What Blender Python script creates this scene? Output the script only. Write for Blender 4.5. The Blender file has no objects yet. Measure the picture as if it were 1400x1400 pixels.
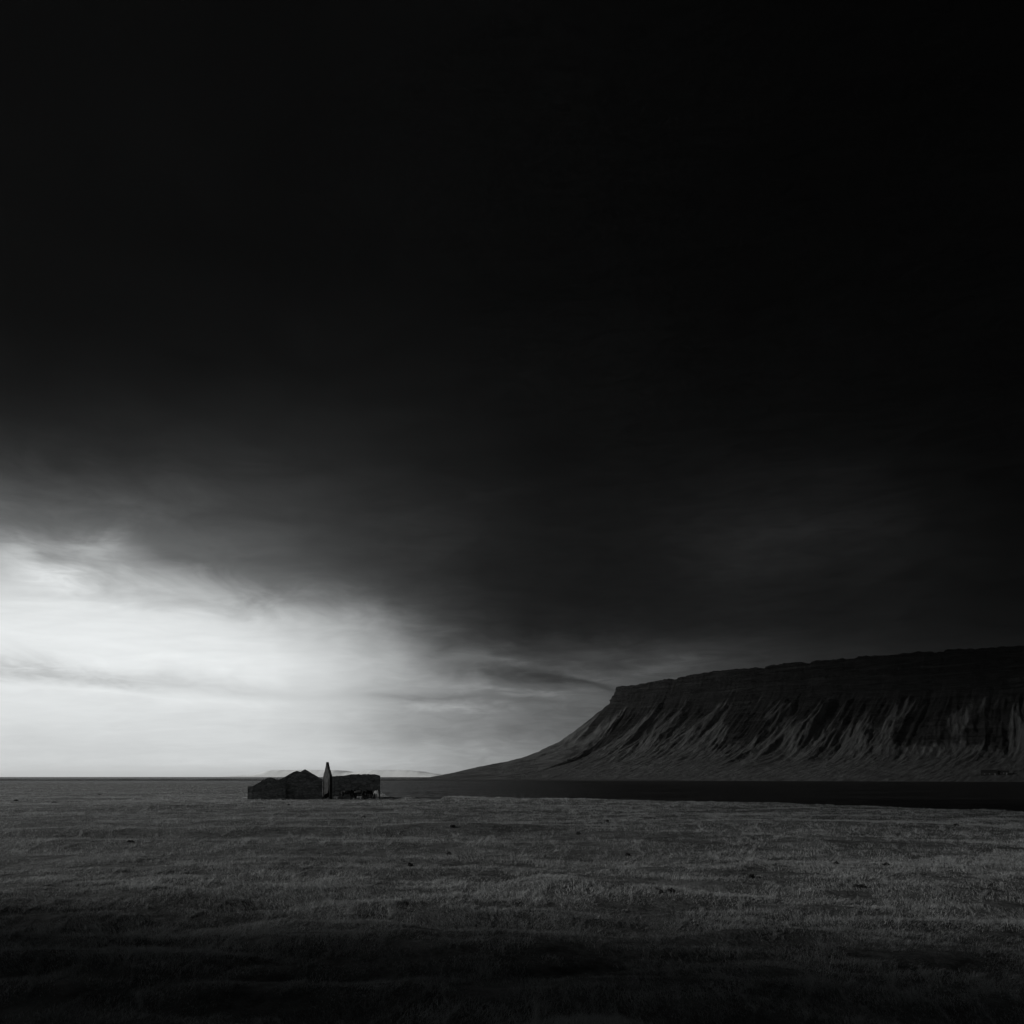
import bpy, bmesh, math, random
import numpy as np
from mathutils import Vector
from mathutils.bvhtree import BVHTree

random.seed(5)
rng = np.random.default_rng(11)
R = math.radians
sc = bpy.context.scene
col = sc.collection
CAMZ = 5.0
WATER_GLOSS = .28
SUN_EL, SUN_AZ = 19.0, -99.0          # azimuth from +Y, negative = to the left

# ------------------------------------------------------------------ noise
def _hash(ix, iy, s):
    h = (ix.astype(np.int64) * 374761393 + iy.astype(np.int64) * 668265263 + s * 1442695041) & 0xFFFFFFFF
    h = ((h ^ (h >> 13)) * 1274126177) & 0xFFFFFFFF
    h = h ^ (h >> 16)
    return (h & 0xFFFFFF).astype(np.float64) / 0xFFFFFF * 2 * np.pi

def perlin(x, y, s=0):
    x = np.asarray(x, float); y = np.asarray(y, float)
    ix = np.floor(x); iy = np.floor(y); fx = x - ix; fy = y - iy
    def g(dx, dy):
        a = _hash(ix + dx, iy + dy, s)
        return np.cos(a) * (fx - dx) + np.sin(a) * (fy - dy)
    u = fx * fx * fx * (fx * (fx * 6 - 15) + 10); v = fy * fy * fy * (fy * (fy * 6 - 15) + 10)
    return ((g(0, 0) * (1 - u) + g(1, 0) * u) * (1 - v) + (g(0, 1) * (1 - u) + g(1, 1) * u) * v) * 1.5

def fbm(x, y, o=4, s=0, gain=.5):
    r = 0; a = 1; t = 0
    for k in range(o):
        r = r + a * perlin(np.asarray(x) * 2 ** k, np.asarray(y) * 2 ** k, s + k * 7); t += a; a *= gain
    return r / t * 1.4

def sstep(a, b, x):
    t = np.clip((np.asarray(x, float) - a) / (b - a), 0, 1)
    return t * t * (3 - 2 * t)

# ------------------------------------------------------------------ helpers
def tag(o, label=None, cat=None, group=None, kind=None):
    if label: o['label'] = label
    if cat: o['category'] = cat
    if group: o['group'] = group
    if kind: o['kind'] = kind
    return o

def empty(name, loc, rz=0):
    o = bpy.data.objects.new(name, None); col.objects.link(o)
    o.location = loc; o.rotation_euler = (0, 0, rz); o.empty_display_size = .5
    return o

def link(name, me, m, parent=None):
    o = bpy.data.objects.new(name, me); col.objects.link(o)
    if m: me.materials.append(m)
    if parent: o.parent = parent
    return o

def grid_mesh(name, V, nr, nc, closed=False, smooth=True):
    """V (nr*nc,3) rows x columns -> quad mesh"""
    me = bpy.data.meshes.new(name)
    r = np.arange(nr - 1)[:, None]; c = np.arange(nc if closed else nc - 1)[None, :]
    c2 = (c + 1) % nc
    F = np.stack([r * nc + c, r * nc + c2, (r + 1) * nc + c2, (r + 1) * nc + c], -1).reshape(-1, 4)
    me.vertices.add(len(V)); me.vertices.foreach_set('co', np.asarray(V, np.float32).ravel())
    me.loops.add(F.size); me.loops.foreach_set('vertex_index', F.ravel().astype(np.int32))
    me.polygons.add(len(F)); me.polygons.foreach_set('loop_start', np.arange(0, F.size, 4, dtype=np.int32))
    me.update(calc_edges=True)
    me.polygons.foreach_set('use_smooth', np.full(len(F), smooth))
    return me

def tri_mesh(name, V, F):
    me = bpy.data.meshes.new(name)
    me.vertices.add(len(V)); me.vertices.foreach_set('co', np.asarray(V, np.float32).ravel())
    me.loops.add(F.size); me.loops.foreach_set('vertex_index', F.ravel().astype(np.int32))
    me.polygons.add(len(F)); me.polygons.foreach_set('loop_start', np.arange(0, F.size, 3, dtype=np.int32))
    me.update(calc_edges=True)
    return me

def float_attr(me, name, vals):
    a = me.attributes.new(name, 'FLOAT', 'POINT'); a.data.foreach_set('value', np.asarray(vals, np.float32))

# ------------------------------------------------------------------ materials
class NT:
    def __init__(s, tree): s.t = tree; s.n = tree.nodes; s.l = tree.links
    def new(s, typ, **kw):
        n = s.n.new(typ)
        for k, v in kw.items(): setattr(n, k, v)
        return n
    def put(s, sock, v):
        if hasattr(v, 'is_output') or isinstance(v, bpy.types.NodeSocket): s.l.new(v, sock)
        else: sock.default_value = v
    def math(s, op, a, b=None, c=None, clamp=False):
        n = s.new('ShaderNodeMath', operation=op); n.use_clamp = clamp
        s.put(n.inputs[0], a)
        if b is not None: s.put(n.inputs[1], b)
        if c is not None: s.put(n.inputs[2], c)
        return n.outputs[0]
    def rng(s, v, a, b, c=0., d=1., smooth=False):
        n = s.new('ShaderNodeMapRange'); n.clamp = True
        if smooth: n.interpolation_type = 'SMOOTHSTEP'
        s.put(n.inputs[0], v)
        for i, q in enumerate((a, b, c, d)): s.put(n.inputs[i + 1], q)
        return n.outputs[0]
    def mix(s, f, a, b):
        n = s.new('ShaderNodeMix'); n.data_type = 'FLOAT'
        s.put(n.inputs[0], f); s.put(n.inputs[2], a); s.put(n.inputs[3], b)
        return n.outputs[0]
    def noise(s, vec, scale, detail=4, rough=.55, dist=0., typ='NOISE_TEX'):
        n = s.new('ShaderNodeTexNoise')
        if vec is not None: s.l.new(vec, n.inputs['Vector'])
        n.inputs['Scale'].default_value = scale; n.inputs['Detail'].default_value = detail
        n.inputs['Roughness'].default_value = rough; n.inputs['Distortion'].default_value = dist
        return n.outputs[0]
    def scale(s, vec, xyz):
        n = s.new('ShaderNodeVectorMath', operation='MULTIPLY'); s.l.new(vec, n.inputs[0]); n.inputs[1].default_value = xyz
        return n.outputs[0]
    def grey(s, v):
        n = s.new('ShaderNodeCombineColor')
        s.put(n.inputs[0], s.math('MULTIPLY', v, .97)); s.put(n.inputs[1], v); s.put(n.inputs[2], s.math('MULTIPLY', v, 1.005))
        return n.outputs[0]

def material(name, rough=.9, spec=.2):
    m = bpy.data.materials.new(name); m.use_nodes = True
    t = NT(m.node_tree); b = t.n['Principled BSDF']
    b.inputs['Roughness'].default_value = rough
    b.inputs['Specular IOR Level'].default_value = spec
    return m, t, b

def bump(t, b, h, strength, dist):
    n = t.new('ShaderNodeBump'); t.l.new(h, n.inputs['Height'])
    n.inputs['Strength'].default_value = strength; n.inputs['Distance'].default_value = dist
    t.l.new(n.outputs[0], b.inputs['Normal'])

def mottled(name, lo, hi, scale, bs=.4, bd=.05, rough=.95, spec=.1):
    m, t, b = material(name, rough, spec)
    co = t.new('ShaderNodeTexCoord').outputs['Object']
    n1 = t.noise(co, scale, 6, .65); n2 = t.noise(co, scale * 4.3, 4, .6)
    f = t.rng(t.math('ADD', t.math('MULTIPLY', n1, .6), t.math('MULTIPLY', n2, .4)), .35, .65)
    t.l.new(t.grey(t.mix(f, lo, hi)), b.inputs['Base Color'])
    bump(t, b, n2, bs, bd)
    return m

def mat_ground():
    m, t, b = material('peat_and_turf', .97, .05)
    co = t.new('ShaderNodeTexCoord').outputs['Object']
    a = t.noise(co, .35, 5, .6); c = t.noise(co, 3.0, 6, .7); d = t.noise(co, 14., 3, .6)
    f = t.rng(t.math('ADD', t.math('MULTIPLY', a, .4), t.math('MULTIPLY', c, .6)), .4, .62)
    t.l.new(t.grey(t.mix(f, .05, .17)), b.inputs['Base Color'])
    bump(t, b, t.math('ADD', c, t.math('MULTIPLY', d, .5)), .8, .12)
    return m

def mat_grass():
    m, t, b = material('dry_grass', .8, .12)
    at = t.new('ShaderNodeAttribute'); at.attribute_name = 'tone'
    t.l.new(t.grey(at.outputs['Fac']), b.inputs['Base Color'])
    tr = t.new('ShaderNodeBsdfTranslucent'); t.l.new(t.grey(at.outputs['Fac']), tr.inputs[0])
    mx = t.new('ShaderNodeMixShader'); mx.inputs[0].default_value = .3
    t.l.new(b.outputs[0], mx.inputs[1]); t.l.new(tr.outputs[0], mx.inputs[2])
    t.l.new(mx.outputs[0], t.n['Material Output'].inputs[0])
    return m

def mat_water():
    m, t, b = material('sea_water', .5, .0)
    b.inputs['Base Color'].default_value = (.003, .003, .003, 1)
    co = t.new('ShaderNodeTexCoord').outputs['Object']
    n1 = t.noise(t.scale(co, (.22, .34, 1)), 1., 4, .6, .6); n2 = t.noise(t.scale(co, (.7, 1.1, 1)), 1., 4, .6, .4); n3 = t.noise(t.scale(co, (.02, .05, 1)), 1., 3, .5)
    h = t.math('ADD', t.math('MULTIPLY', n1, .8), t.math('MULTIPLY', n2, .35))
    h = t.math('MULTIPLY', h, t.rng(n3, .3, .7, .5, 1.3))
    bump(t, b, h, 1.0, 1.6)
    bn = b.inputs['Normal'].links[0].from_socket
    gl = t.new('ShaderNodeBsdfGlossy'); gl.inputs['Roughness'].default_value = .2; t.l.new(bn, gl.inputs['Normal'])
    fr = t.new('ShaderNodeFresnel'); fr.inputs[0].default_value = 1.33; t.l.new(bn, fr.inputs['Normal'])
    mx = t.new('ShaderNodeMixShader'); 
    rp = t.math('ADD', t.math('MULTIPLY', t.noise(t.scale(co, (.9, .075, 1)), 1., 4, .65, .3), .6), t.math('MULTIPLY', t.noise(t.scale(co, (.02, .05, 1)), 1., 4, .6, .5), .4))
    t.l.new(t.math('MULTIPLY', t.math('MULTIPLY', fr.outputs[0], WATER_GLOSS), t.rng(rp, .38, .62, .25, 1.45)), mx.inputs[0])
    t.l.new(b.outputs[0], mx.inputs[1]); t.l.new(gl.outputs[0], mx.inputs[2])
    t.l.new(mx.outputs[0], t.n['Material Output'].inputs[0])
    return m

def mat_mesa():
    m, t, b = material('basalt_and_scree', .95, .08)
    uv = t.new('ShaderNodeUVMap'); uv.uv_map = 'flow'
    co = t.new('ShaderNodeTexCoord').outputs['Object']
    at = t.new('ShaderNodeAttribute'); at.attribute_name = 'scree'
    n1 = t.noise(t.scale(uv.outputs[0], (.05, .008, 1)), 1., 6, .65, .3)
    n2 = t.noise(t.scale(uv.outputs[0], (.25, .03, 1)), 1., 5, .65)
    n3 = t.noise(co, .12, 6, .7)
    nn = t.math('ADD', t.math('MULTIPLY', n1, .45), t.math('ADD', t.math('MULTIPLY', n2, .3), t.math('MULTIPLY', n3, .25)))
    f = t.math('ADD', at.outputs['Fac'], t.math('MULTIPLY', t.math('SUBTRACT', nn, .5), t.rng(at.outputs['Fac'], 0., .4, .5, 2.2)))
    f = t.rng(f, .25, .8, 0, 1, True)
    st = t.noise(t.scale(co, (.012, .012, .20)), 1., 5, .7, 1.2)
    sts = t.rng(st, .4, .62)
    rock = t.mix(t.rng(t.math('ADD', t.math('MULTIPLY', n3, .4), t.math('MULTIPLY', sts, .35)), .2, .65), .003, .018)
    scree = t.mix(t.rng(n2, .36, .64), .011, .046)
    t.l.new(t.grey(t.mix(f, rock, scree)), b.inputs['Base Color'])
    bump(t, b, t.mix(f, t.math('ADD', t.math('MULTIPLY', sts, 1.6), n3), t.math('ADD', n2, n3)), .9, 3.)
    return m

def mat_stone(name, lo, hi, seed=0., block=(1.2, 1.2, 3.)):
    m, t, b = material(name, .95, .1)
    co = t.new('ShaderNodeTexCoord').outputs['Object']
    off = t.new('ShaderNodeVectorMath', operation='ADD'); t.l.new(co, off.inputs[0]); off.inputs[1].default_value = (seed, seed * 2, seed)
    co = off.outputs[0]
    vo = t.new('ShaderNodeTexVoronoi'); t.l.new(t.scale(co, block), vo.inputs['Vector']); vo.inputs['Scale'].default_value = 1.6
    ve = t.new('ShaderNodeTexVoronoi', feature='DISTANCE_TO_EDGE'); t.l.new(t.scale(co, block), ve.inputs['Vector']); ve.inputs['Scale'].default_value = 1.6
    n1 = t.noise(co, .8, 6, .7); n2 = t.noise(co, 6., 4, .65)
    joint = t.rng(ve.outputs['Distance'], .0, .09)
    cell = t.new('ShaderNodeSeparateColor'); t.l.new(vo.outputs['Color'], cell.inputs[0])
    f = t.math('ADD', t.math('MULTIPLY', n1, .6), t.math('ADD', t.math('MULTIPLY', cell.outputs[0], .25), t.math('MULTIPLY', n2, .25)))
    v = t.mix(t.rng(f, .38, .75), lo, hi)
    v = t.math('MULTIPLY', v, t.mix(joint, .45, 1.))
    t.l.new(t.grey(v), b.inputs['Base Color'])
    bump(t, b, t.math('ADD', t.math('MULTIPLY', joint, .6), n2), .8, .07)
    return m

M = dict(
    ground=mat_ground(), grass=mat_grass(), water=mat_water(), mesa=mat_mesa(),
    sand=mottled('black_sand_and_shingle', .012, .03, .08, .6, .4),
    gable=mat_stone('sun_dimmed_masonry', .018, .05, 3.), stone=mat_stone('rubble_masonry', .12, .30, 0.), stone2=mat_stone('weathered_concrete', .12, .30, 7.3, (.9, .9, 1.6)),  # gable colour darkened to offset the sun, shaded walls coloured lighter
    roof=mottled('rusted_roof_sheet', .03, .06, 1.5, .3, .02, .8),
    rock=mottled('lava_rock', .010, .026, 3., .8, .05),
    haze_pale=mottled('haze_pale_land', .7, .85, .001, .3, 10.),  # near-white tone stands in for haze on the far land
    horse_dark=mottled('dark_coat', .012, .028, 3., .1, .01, .75), hair_dark=mottled('dark_mane', .008, .015, 12., .4, .01),
    horse_pale=mottled('pale_grey_coat', .09, .15, 3., .1, .01, .75), hair_pale=mottled('pale_mane', .06, .12, 12., .4, .01),
    shade_cloud=mottled('shade_vapour', .45, .6, .004, .3, 5.),  # for the added shade casters only
    timber=mottled('tarred_timber', .002, .006, 2., .3, .02),
)

# ------------------------------------------------------------------ sky
def build_world():
    w = bpy.data.worlds.new("World"); sc.world = w; w.use_nodes = True
    t = NT(w.node_tree); bg = t.n['Background']; bg.inputs[1].default_value = 0.12
    sk = t.new('ShaderNodeTexSky'); sk.sky_type = 'NISHITA'; sk.sun_disc = False
    sk.sun_elevation = R(SUN_EL); sk.sun_rotation = R(SUN_AZ)
    bw = t.new('ShaderNodeRGBToBW'); t.l.new(sk.outputs[0], bw.inputs[0])
    tc = t.new('ShaderNodeTexCoord').outputs['Generated']
    sp = t.new('ShaderNodeSeparateXYZ'); t.l.new(tc, sp.inputs[0]); X, Y, Z = sp.outputs
    az = t.math('MULTIPLY', t.math('ARCTAN2', X, Y), 180 / math.pi)
    el = t.math('MULTIPLY', t.math('ARCSINE', Z), 180 / math.pi)
    # soft turbulence of the deck edges: clouds seen on a plane overhead, so they flatten towards the horizon
    den = t.math('ADD', t.math('MAXIMUM', Z, 0.), .10)
    cp = t.new('ShaderNodeCombineXYZ'); t.l.new(t.math('DIVIDE', X, den), cp.inputs[0]); t.l.new(t.math('DIVIDE', Y, den), cp.inputs[1])
    cv = cp.outputs[0]
    big = t.noise(t.scale(cv, (.55, .9, 1)), 1., 3, .5, .4)
    med = t.noise(t.scale(cv, (1.1, 2.4, 1)), 1.3, 5, .55, .9)
    sd = t.new('ShaderNodeCombineXYZ'); t.l.new(az, sd.inputs[0]); t.l.new(el, sd.inputs[1])
    puff = t.noise(t.scale(sd.outputs[0], (.16, .4, 1)), 1., 5, .6, .6)
    fine = t.noise(t.scale(sd.outputs[0], (.3, 1.5, 1)), 1., 5, .6, 1.2)
    amp = t.rng(el, 2., 12., .6, 3.5)
    elw = t.math('ADD', el, t.math('MULTIPLY', t.math('SUBTRACT', puff, .5), amp))
    elw = t.math('ADD', elw, t.math('MULTIPLY', t.math('SUBTRACT', big, .5), t.math('MULTIPLY', amp, .8)))
    az0 = az
    az = t.math('ADD', az, t.math('MULTIPLY', t.math('SUBTRACT', t.noise(t.scale(sd.outputs[0], (.1, .12, 1)), 1., 3, .5), .5), t.rng(t.math('ABSOLUTE', az), 60., 100., 9., 0.)))
    eln = t.math('DIVIDE', t.math('MAXIMUM', elw, 0.), 90.)
    TAB = [
        (-180,[(0,0.506),(1.2,0.503),(2.4,0.501),(3.6,0.498),(4.8,0.496),(6,0.493),(7.2,0.49),(8.4,0.488),(9.6,0.485),(10.8,0.483),(12,0.48),(13.2,0.469),(14.4,0.458),(15.6,0.447),(16.8,0.435),(18.5,0.42),(20.5,0.401),(23,0.378),(26,0.35),(30,0.313),(35,0.278),(48,0.189)]),
        (-130,[(0,0.32),(1.2,0.322),(2.4,0.324),(3.6,0.326),(4.8,0.328),(6,0.33),(7.2,0.332),(8.4,0.333),(9.6,0.335),(10.8,0.33),(12,0.321),(13.2,0.312),(14.4,0.303),(15.6,0.294),(16.8,0.285),(18.5,0.272),(20.5,0.257),(23,0.238),(26,0.216),(30,0.186),(35,0.169),(48,0.124)]),
        (-100,[(0,0.239),(1.2,0.241),(2.4,0.243),(3.6,0.244),(4.8,0.246),(6,0.248),(7.2,0.25),(8.4,0.249),(9.6,0.244),(10.8,0.239),(12,0.234),(13.2,0.229),(14.4,0.216),(15.6,0.187),(16.8,0.158),(18.5,0.116),(20.5,0.078),(23,0.071),(26,0.061),(30,0.049),(35,0.054),(48,0.066)]),
        (-62,[(0,0.514),(1.2,0.512),(2.4,0.51),(3.6,0.515),(4.8,0.521),(6,0.526),(7.2,0.532),(8.4,0.537),(9.6,0.544),(10.8,0.547),(12,0.55),(13.2,0.547),(14.4,0.521),(15.6,0.456),(16.8,0.394),(18.5,0.309),(20.5,0.231),(23,0.193),(26,0.149),(30,0.094),(35,0.093),(48,0.088)]),
        (-50,[(0,0.565),(1.2,0.546),(2.4,0.527),(3.6,0.538),(4.8,0.549),(6,0.561),(7.2,0.572),(8.4,0.581),(9.6,0.59),(10.8,0.59),(12,0.588),(13.2,0.56),(14.4,0.504),(15.6,0.423),(16.8,0.351),(18.5,0.265),(20.5,0.196),(23,0.16),(26,0.123),(30,0.086),(35,0.086),(48,0.084)]),
        (-38,[(0,0.634),(1.2,0.592),(2.4,0.551),(3.6,0.568),(4.8,0.587),(6,0.606),(7.2,0.625),(8.4,0.64),(9.6,0.653),(10.8,0.648),(12,0.637),(13.2,0.577),(14.4,0.481),(15.6,0.381),(16.8,0.297),(18.5,0.208),(20.5,0.151),(23,0.117),(26,0.089),(30,0.076),(35,0.077),(48,0.079)]),
        (-34,[(0,0.656),(1.2,0.609),(2.4,0.563),(3.6,0.579),(4.8,0.6),(6,0.621),(7.2,0.643),(8.4,0.661),(9.6,0.675),(10.8,0.672),(12,0.652),(13.2,0.586),(14.4,0.478),(15.6,0.38),(16.8,0.299),(18.5,0.211),(20.5,0.152),(23,0.114),(26,0.086),(30,0.075),(35,0.076),(48,0.078)]),
        (-30,[(0,0.678),(1.2,0.629),(2.4,0.579),(3.6,0.591),(4.8,0.612),(6,0.636),(7.2,0.661),(8.4,0.683),(9.6,0.698),(10.8,0.702),(12,0.662),(13.2,0.597),(14.4,0.478),(15.6,0.395),(16.8,0.327),(18.5,0.243),(20.5,0.176),(23,0.127),(26,0.094),(30,0.077),(35,0.077),(48,0.08)]),
        (-26,[(0,0.697),(1.2,0.646),(2.4,0.595),(3.6,0.601),(4.8,0.623),(6,0.648),(7.2,0.675),(8.4,0.701),(9.6,0.713),(10.8,0.719),(12,0.661),(13.2,0.588),(14.4,0.463),(15.6,0.395),(16.8,0.342),(18.5,0.268),(20.5,0.198),(23,0.142),(26,0.104),(30,0.081),(35,0.079),(48,0.082)]),
        (-22,[(0,0.712),(1.2,0.66),(2.4,0.608),(3.6,0.608),(4.8,0.629),(6,0.654),(7.2,0.682),(8.4,0.709),(9.6,0.715),(10.8,0.71),(12,0.641),(13.2,0.54),(14.4,0.416),(15.6,0.359),(16.8,0.318),(18.5,0.264),(20.5,0.206),(23,0.153),(26,0.113),(30,0.085),(35,0.081),(48,0.084)]),
        (-18,[(0,0.72),(1.2,0.666),(2.4,0.612),(3.6,0.605),(4.8,0.625),(6,0.649),(7.2,0.676),(8.4,0.702),(9.6,0.696),(10.8,0.675),(12,0.599),(13.2,0.473),(14.4,0.357),(15.6,0.311),(16.8,0.28),(18.5,0.248),(20.5,0.206),(23,0.16),(26,0.121),(30,0.089),(35,0.082),(48,0.086)]),
        (-14,[(0,0.708),(1.2,0.65),(2.4,0.591),(3.6,0.566),(4.8,0.586),(6,0.607),(7.2,0.627),(8.4,0.645),(9.6,0.617),(10.8,0.57),(12,0.493),(13.2,0.381),(14.4,0.296),(15.6,0.262),(16.8,0.242),(18.5,0.224),(20.5,0.196),(23,0.158),(26,0.124),(30,0.094),(35,0.084),(48,0.088)]),
        (-10,[(0,0.676),(1.2,0.612),(2.4,0.548),(3.6,0.501),(4.8,0.518),(6,0.536),(7.2,0.544),(8.4,0.548),(9.6,0.494),(10.8,0.418),(12,0.345),(13.2,0.276),(14.4,0.235),(15.6,0.214),(16.8,0.204),(18.5,0.194),(20.5,0.176),(23,0.149),(26,0.122),(30,0.097),(35,0.085),(48,0.088)]),
        (-6,[(0,0.61),(1.2,0.546),(2.4,0.482),(3.6,0.425),(4.8,0.436),(6,0.446),(7.2,0.441),(8.4,0.429),(9.6,0.37),(10.8,0.29),(12,0.231),(13.2,0.195),(14.4,0.181),(15.6,0.17),(16.8,0.166),(18.5,0.162),(20.5,0.153),(23,0.135),(26,0.116),(30,0.096),(35,0.083),(48,0.087)]),
        (-2,[(0,0.517),(1.2,0.46),(2.4,0.402),(3.6,0.348),(4.8,0.349),(6,0.35),(7.2,0.333),(8.4,0.305),(9.6,0.258),(10.8,0.2),(12,0.161),(13.2,0.144),(14.4,0.136),(15.6,0.132),(16.8,0.132),(18.5,0.131),(20.5,0.127),(23,0.117),(26,0.106),(30,0.091),(35,0.08),(48,0.083)]),
        (2,[(0,0.446),(1.2,0.396),(2.4,0.345),(3.6,0.297),(4.8,0.293),(6,0.29),(7.2,0.271),(8.4,0.237),(9.6,0.197),(10.8,0.15),(12,0.123),(13.2,0.116),(14.4,0.109),(15.6,0.108),(16.8,0.109),(18.5,0.11),(20.5,0.109),(23,0.104),(26,0.097),(30,0.086),(35,0.077),(48,0.08)]),
        (6,[(0,0.401),(1.2,0.357),(2.4,0.314),(3.6,0.273),(4.8,0.27),(6,0.267),(7.2,0.256),(8.4,0.224),(9.6,0.183),(10.8,0.137),(12,0.112),(13.2,0.105),(14.4,0.099),(15.6,0.099),(16.8,0.1),(18.5,0.101),(20.5,0.1),(23,0.095),(26,0.09),(30,0.082),(35,0.075),(48,0.077)]),
        (10,[(0,0.352),(1.2,0.317),(2.4,0.281),(3.6,0.249),(4.8,0.245),(6,0.242),(7.2,0.236),(8.4,0.209),(9.6,0.172),(10.8,0.129),(12,0.108),(13.2,0.103),(14.4,0.099),(15.6,0.102),(16.8,0.104),(18.5,0.102),(20.5,0.098),(23,0.09),(26,0.084),(30,0.078),(35,0.072),(48,0.074)]),
        (14,[(0,0.291),(1.2,0.266),(2.4,0.241),(3.6,0.218),(4.8,0.212),(6,0.206),(7.2,0.199),(8.4,0.179),(9.6,0.152),(10.8,0.12),(12,0.106),(13.2,0.106),(14.4,0.109),(15.6,0.117),(16.8,0.121),(18.5,0.112),(20.5,0.102),(23,0.087),(26,0.079),(30,0.072),(35,0.067),(48,0.069)]),
        (18,[(0,0.232),(1.2,0.217),(2.4,0.202),(3.6,0.187),(4.8,0.178),(6,0.17),(7.2,0.161),(8.4,0.147),(9.6,0.131),(10.8,0.111),(12,0.105),(13.2,0.109),(14.4,0.117),(15.6,0.13),(16.8,0.136),(18.5,0.121),(20.5,0.105),(23,0.084),(26,0.074),(30,0.067),(35,0.063),(48,0.065)]),
        (22,[(0,0.19),(1.2,0.18),(2.4,0.17),(3.6,0.16),(4.8,0.151),(6,0.142),(7.2,0.133),(8.4,0.124),(9.6,0.113),(10.8,0.1),(12,0.097),(13.2,0.102),(14.4,0.111),(15.6,0.124),(16.8,0.129),(18.5,0.115),(20.5,0.098),(23,0.077),(26,0.068),(30,0.062),(35,0.06),(48,0.061)]),
        (26,[(0,0.16),(1.2,0.152),(2.4,0.144),(3.6,0.137),(4.8,0.129),(6,0.122),(7.2,0.114),(8.4,0.106),(9.6,0.097),(10.8,0.087),(12,0.085),(13.2,0.089),(14.4,0.095),(15.6,0.104),(16.8,0.107),(18.5,0.096),(20.5,0.084),(23,0.069),(26,0.063),(30,0.058),(35,0.057),(48,0.058)]),
        (30,[(0,0.131),(1.2,0.125),(2.4,0.12),(3.6,0.114),(4.8,0.108),(6,0.102),(7.2,0.096),(8.4,0.09),(9.6,0.081),(10.8,0.074),(12,0.073),(13.2,0.075),(14.4,0.078),(15.6,0.081),(16.8,0.082),(18.5,0.076),(20.5,0.068),(23,0.06),(26,0.057),(30,0.055),(35,0.054),(48,0.056)]),
        (34,[(0,0.106),(1.2,0.102),(2.4,0.098),(3.6,0.093),(4.8,0.089),(6,0.084),(7.2,0.08),(8.4,0.075),(9.6,0.067),(10.8,0.063),(12,0.062),(13.2,0.062),(14.4,0.063),(15.6,0.062),(16.8,0.062),(18.5,0.059),(20.5,0.055),(23,0.053),(26,0.052),(30,0.052),(35,0.052),(48,0.053)]),
        (38,[(0,0.093),(1.2,0.089),(2.4,0.085),(3.6,0.082),(4.8,0.078),(6,0.075),(7.2,0.071),(8.4,0.067),(9.6,0.06),(10.8,0.058),(12,0.057),(13.2,0.056),(14.4,0.056),(15.6,0.054),(16.8,0.053),(18.5,0.052),(20.5,0.05),(23,0.05),(26,0.051),(30,0.051),(35,0.052),(48,0.054)]),
        (48,[(0,0.078),(1.2,0.075),(2.4,0.073),(3.6,0.07),(4.8,0.067),(6,0.065),(7.2,0.062),(8.4,0.059),(9.6,0.054),(10.8,0.053),(12,0.053),(13.2,0.053),(14.4,0.053),(15.6,0.052),(16.8,0.052),(18.5,0.051),(20.5,0.051),(23,0.052),(26,0.053),(30,0.054),(35,0.056),(48,0.058)]),
        (60,[(0,0.061),(1.2,0.059),(2.4,0.058),(3.6,0.056),(4.8,0.055),(6,0.053),(7.2,0.052),(8.4,0.05),(9.6,0.049),(10.8,0.048),(12,0.049),(13.2,0.05),(14.4,0.05),(15.6,0.051),(16.8,0.051),(18.5,0.052),(20.5,0.053),(23,0.054),(26,0.056),(30,0.058),(35,0.06),(48,0.064)]),
        (100,[(0,0.061),(1.2,0.06),(2.4,0.059),(3.6,0.058),(4.8,0.057),(6,0.056),(7.2,0.055),(8.4,0.053),(9.6,0.052),(10.8,0.053),(12,0.054),(13.2,0.055),(14.4,0.057),(15.6,0.058),(16.8,0.059),(18.5,0.061),(20.5,0.063),(23,0.066),(26,0.069),(30,0.073),(35,0.074),(48,0.078)]),
        (180,[(0,0.506),(1.2,0.503),(2.4,0.501),(3.6,0.498),(4.8,0.496),(6,0.493),(7.2,0.49),(8.4,0.488),(9.6,0.485),(10.8,0.483),(12,0.48),(13.2,0.469),(14.4,0.458),(15.6,0.447),(16.8,0.435),(18.5,0.42),(20.5,0.401),(23,0.378),(26,0.35),(30,0.313),(35,0.278),(48,0.189)]),
    ]
    v = None
    for i, (a, pts) in enumerate(TAB):
        fc = t.new('ShaderNodeFloatCurve'); cu = fc.mapping.curves[0]
        P = [(e / 90., q) for e, q in pts]; P.append((1., P[-1][1]))
        while len(cu.points) < len(P): cu.points.new(.5, .5)
        for k, (px, py) in enumerate(P):
            cu.points[k].location = (px, py); cu.points[k].handle_type = 'AUTO_CLAMPED'
        fc.mapping.update(); t.l.new(eln, fc.inputs[1])
        v = fc.outputs[0] if v is None else t.mix(t.rng(az, TAB[i - 1][0], a), v, fc.outputs[0])
    T = t.math('MULTIPLY', t.math('POWER', v, 2.2), 4.)
    # broad unevenness of the deck, stronger in its dark body
    g = t.math('ADD', 1., t.math('MULTIPLY', t.math('SUBTRACT', med, .5), t.rng(el, 6., 22., .12, .7)))
    g = t.math('MULTIPLY', g, t.math('ADD', 1., t.math('MULTIPLY', t.math('SUBTRACT', fine, .5), t.rng(az, -14., 4., .14, .85))))
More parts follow.
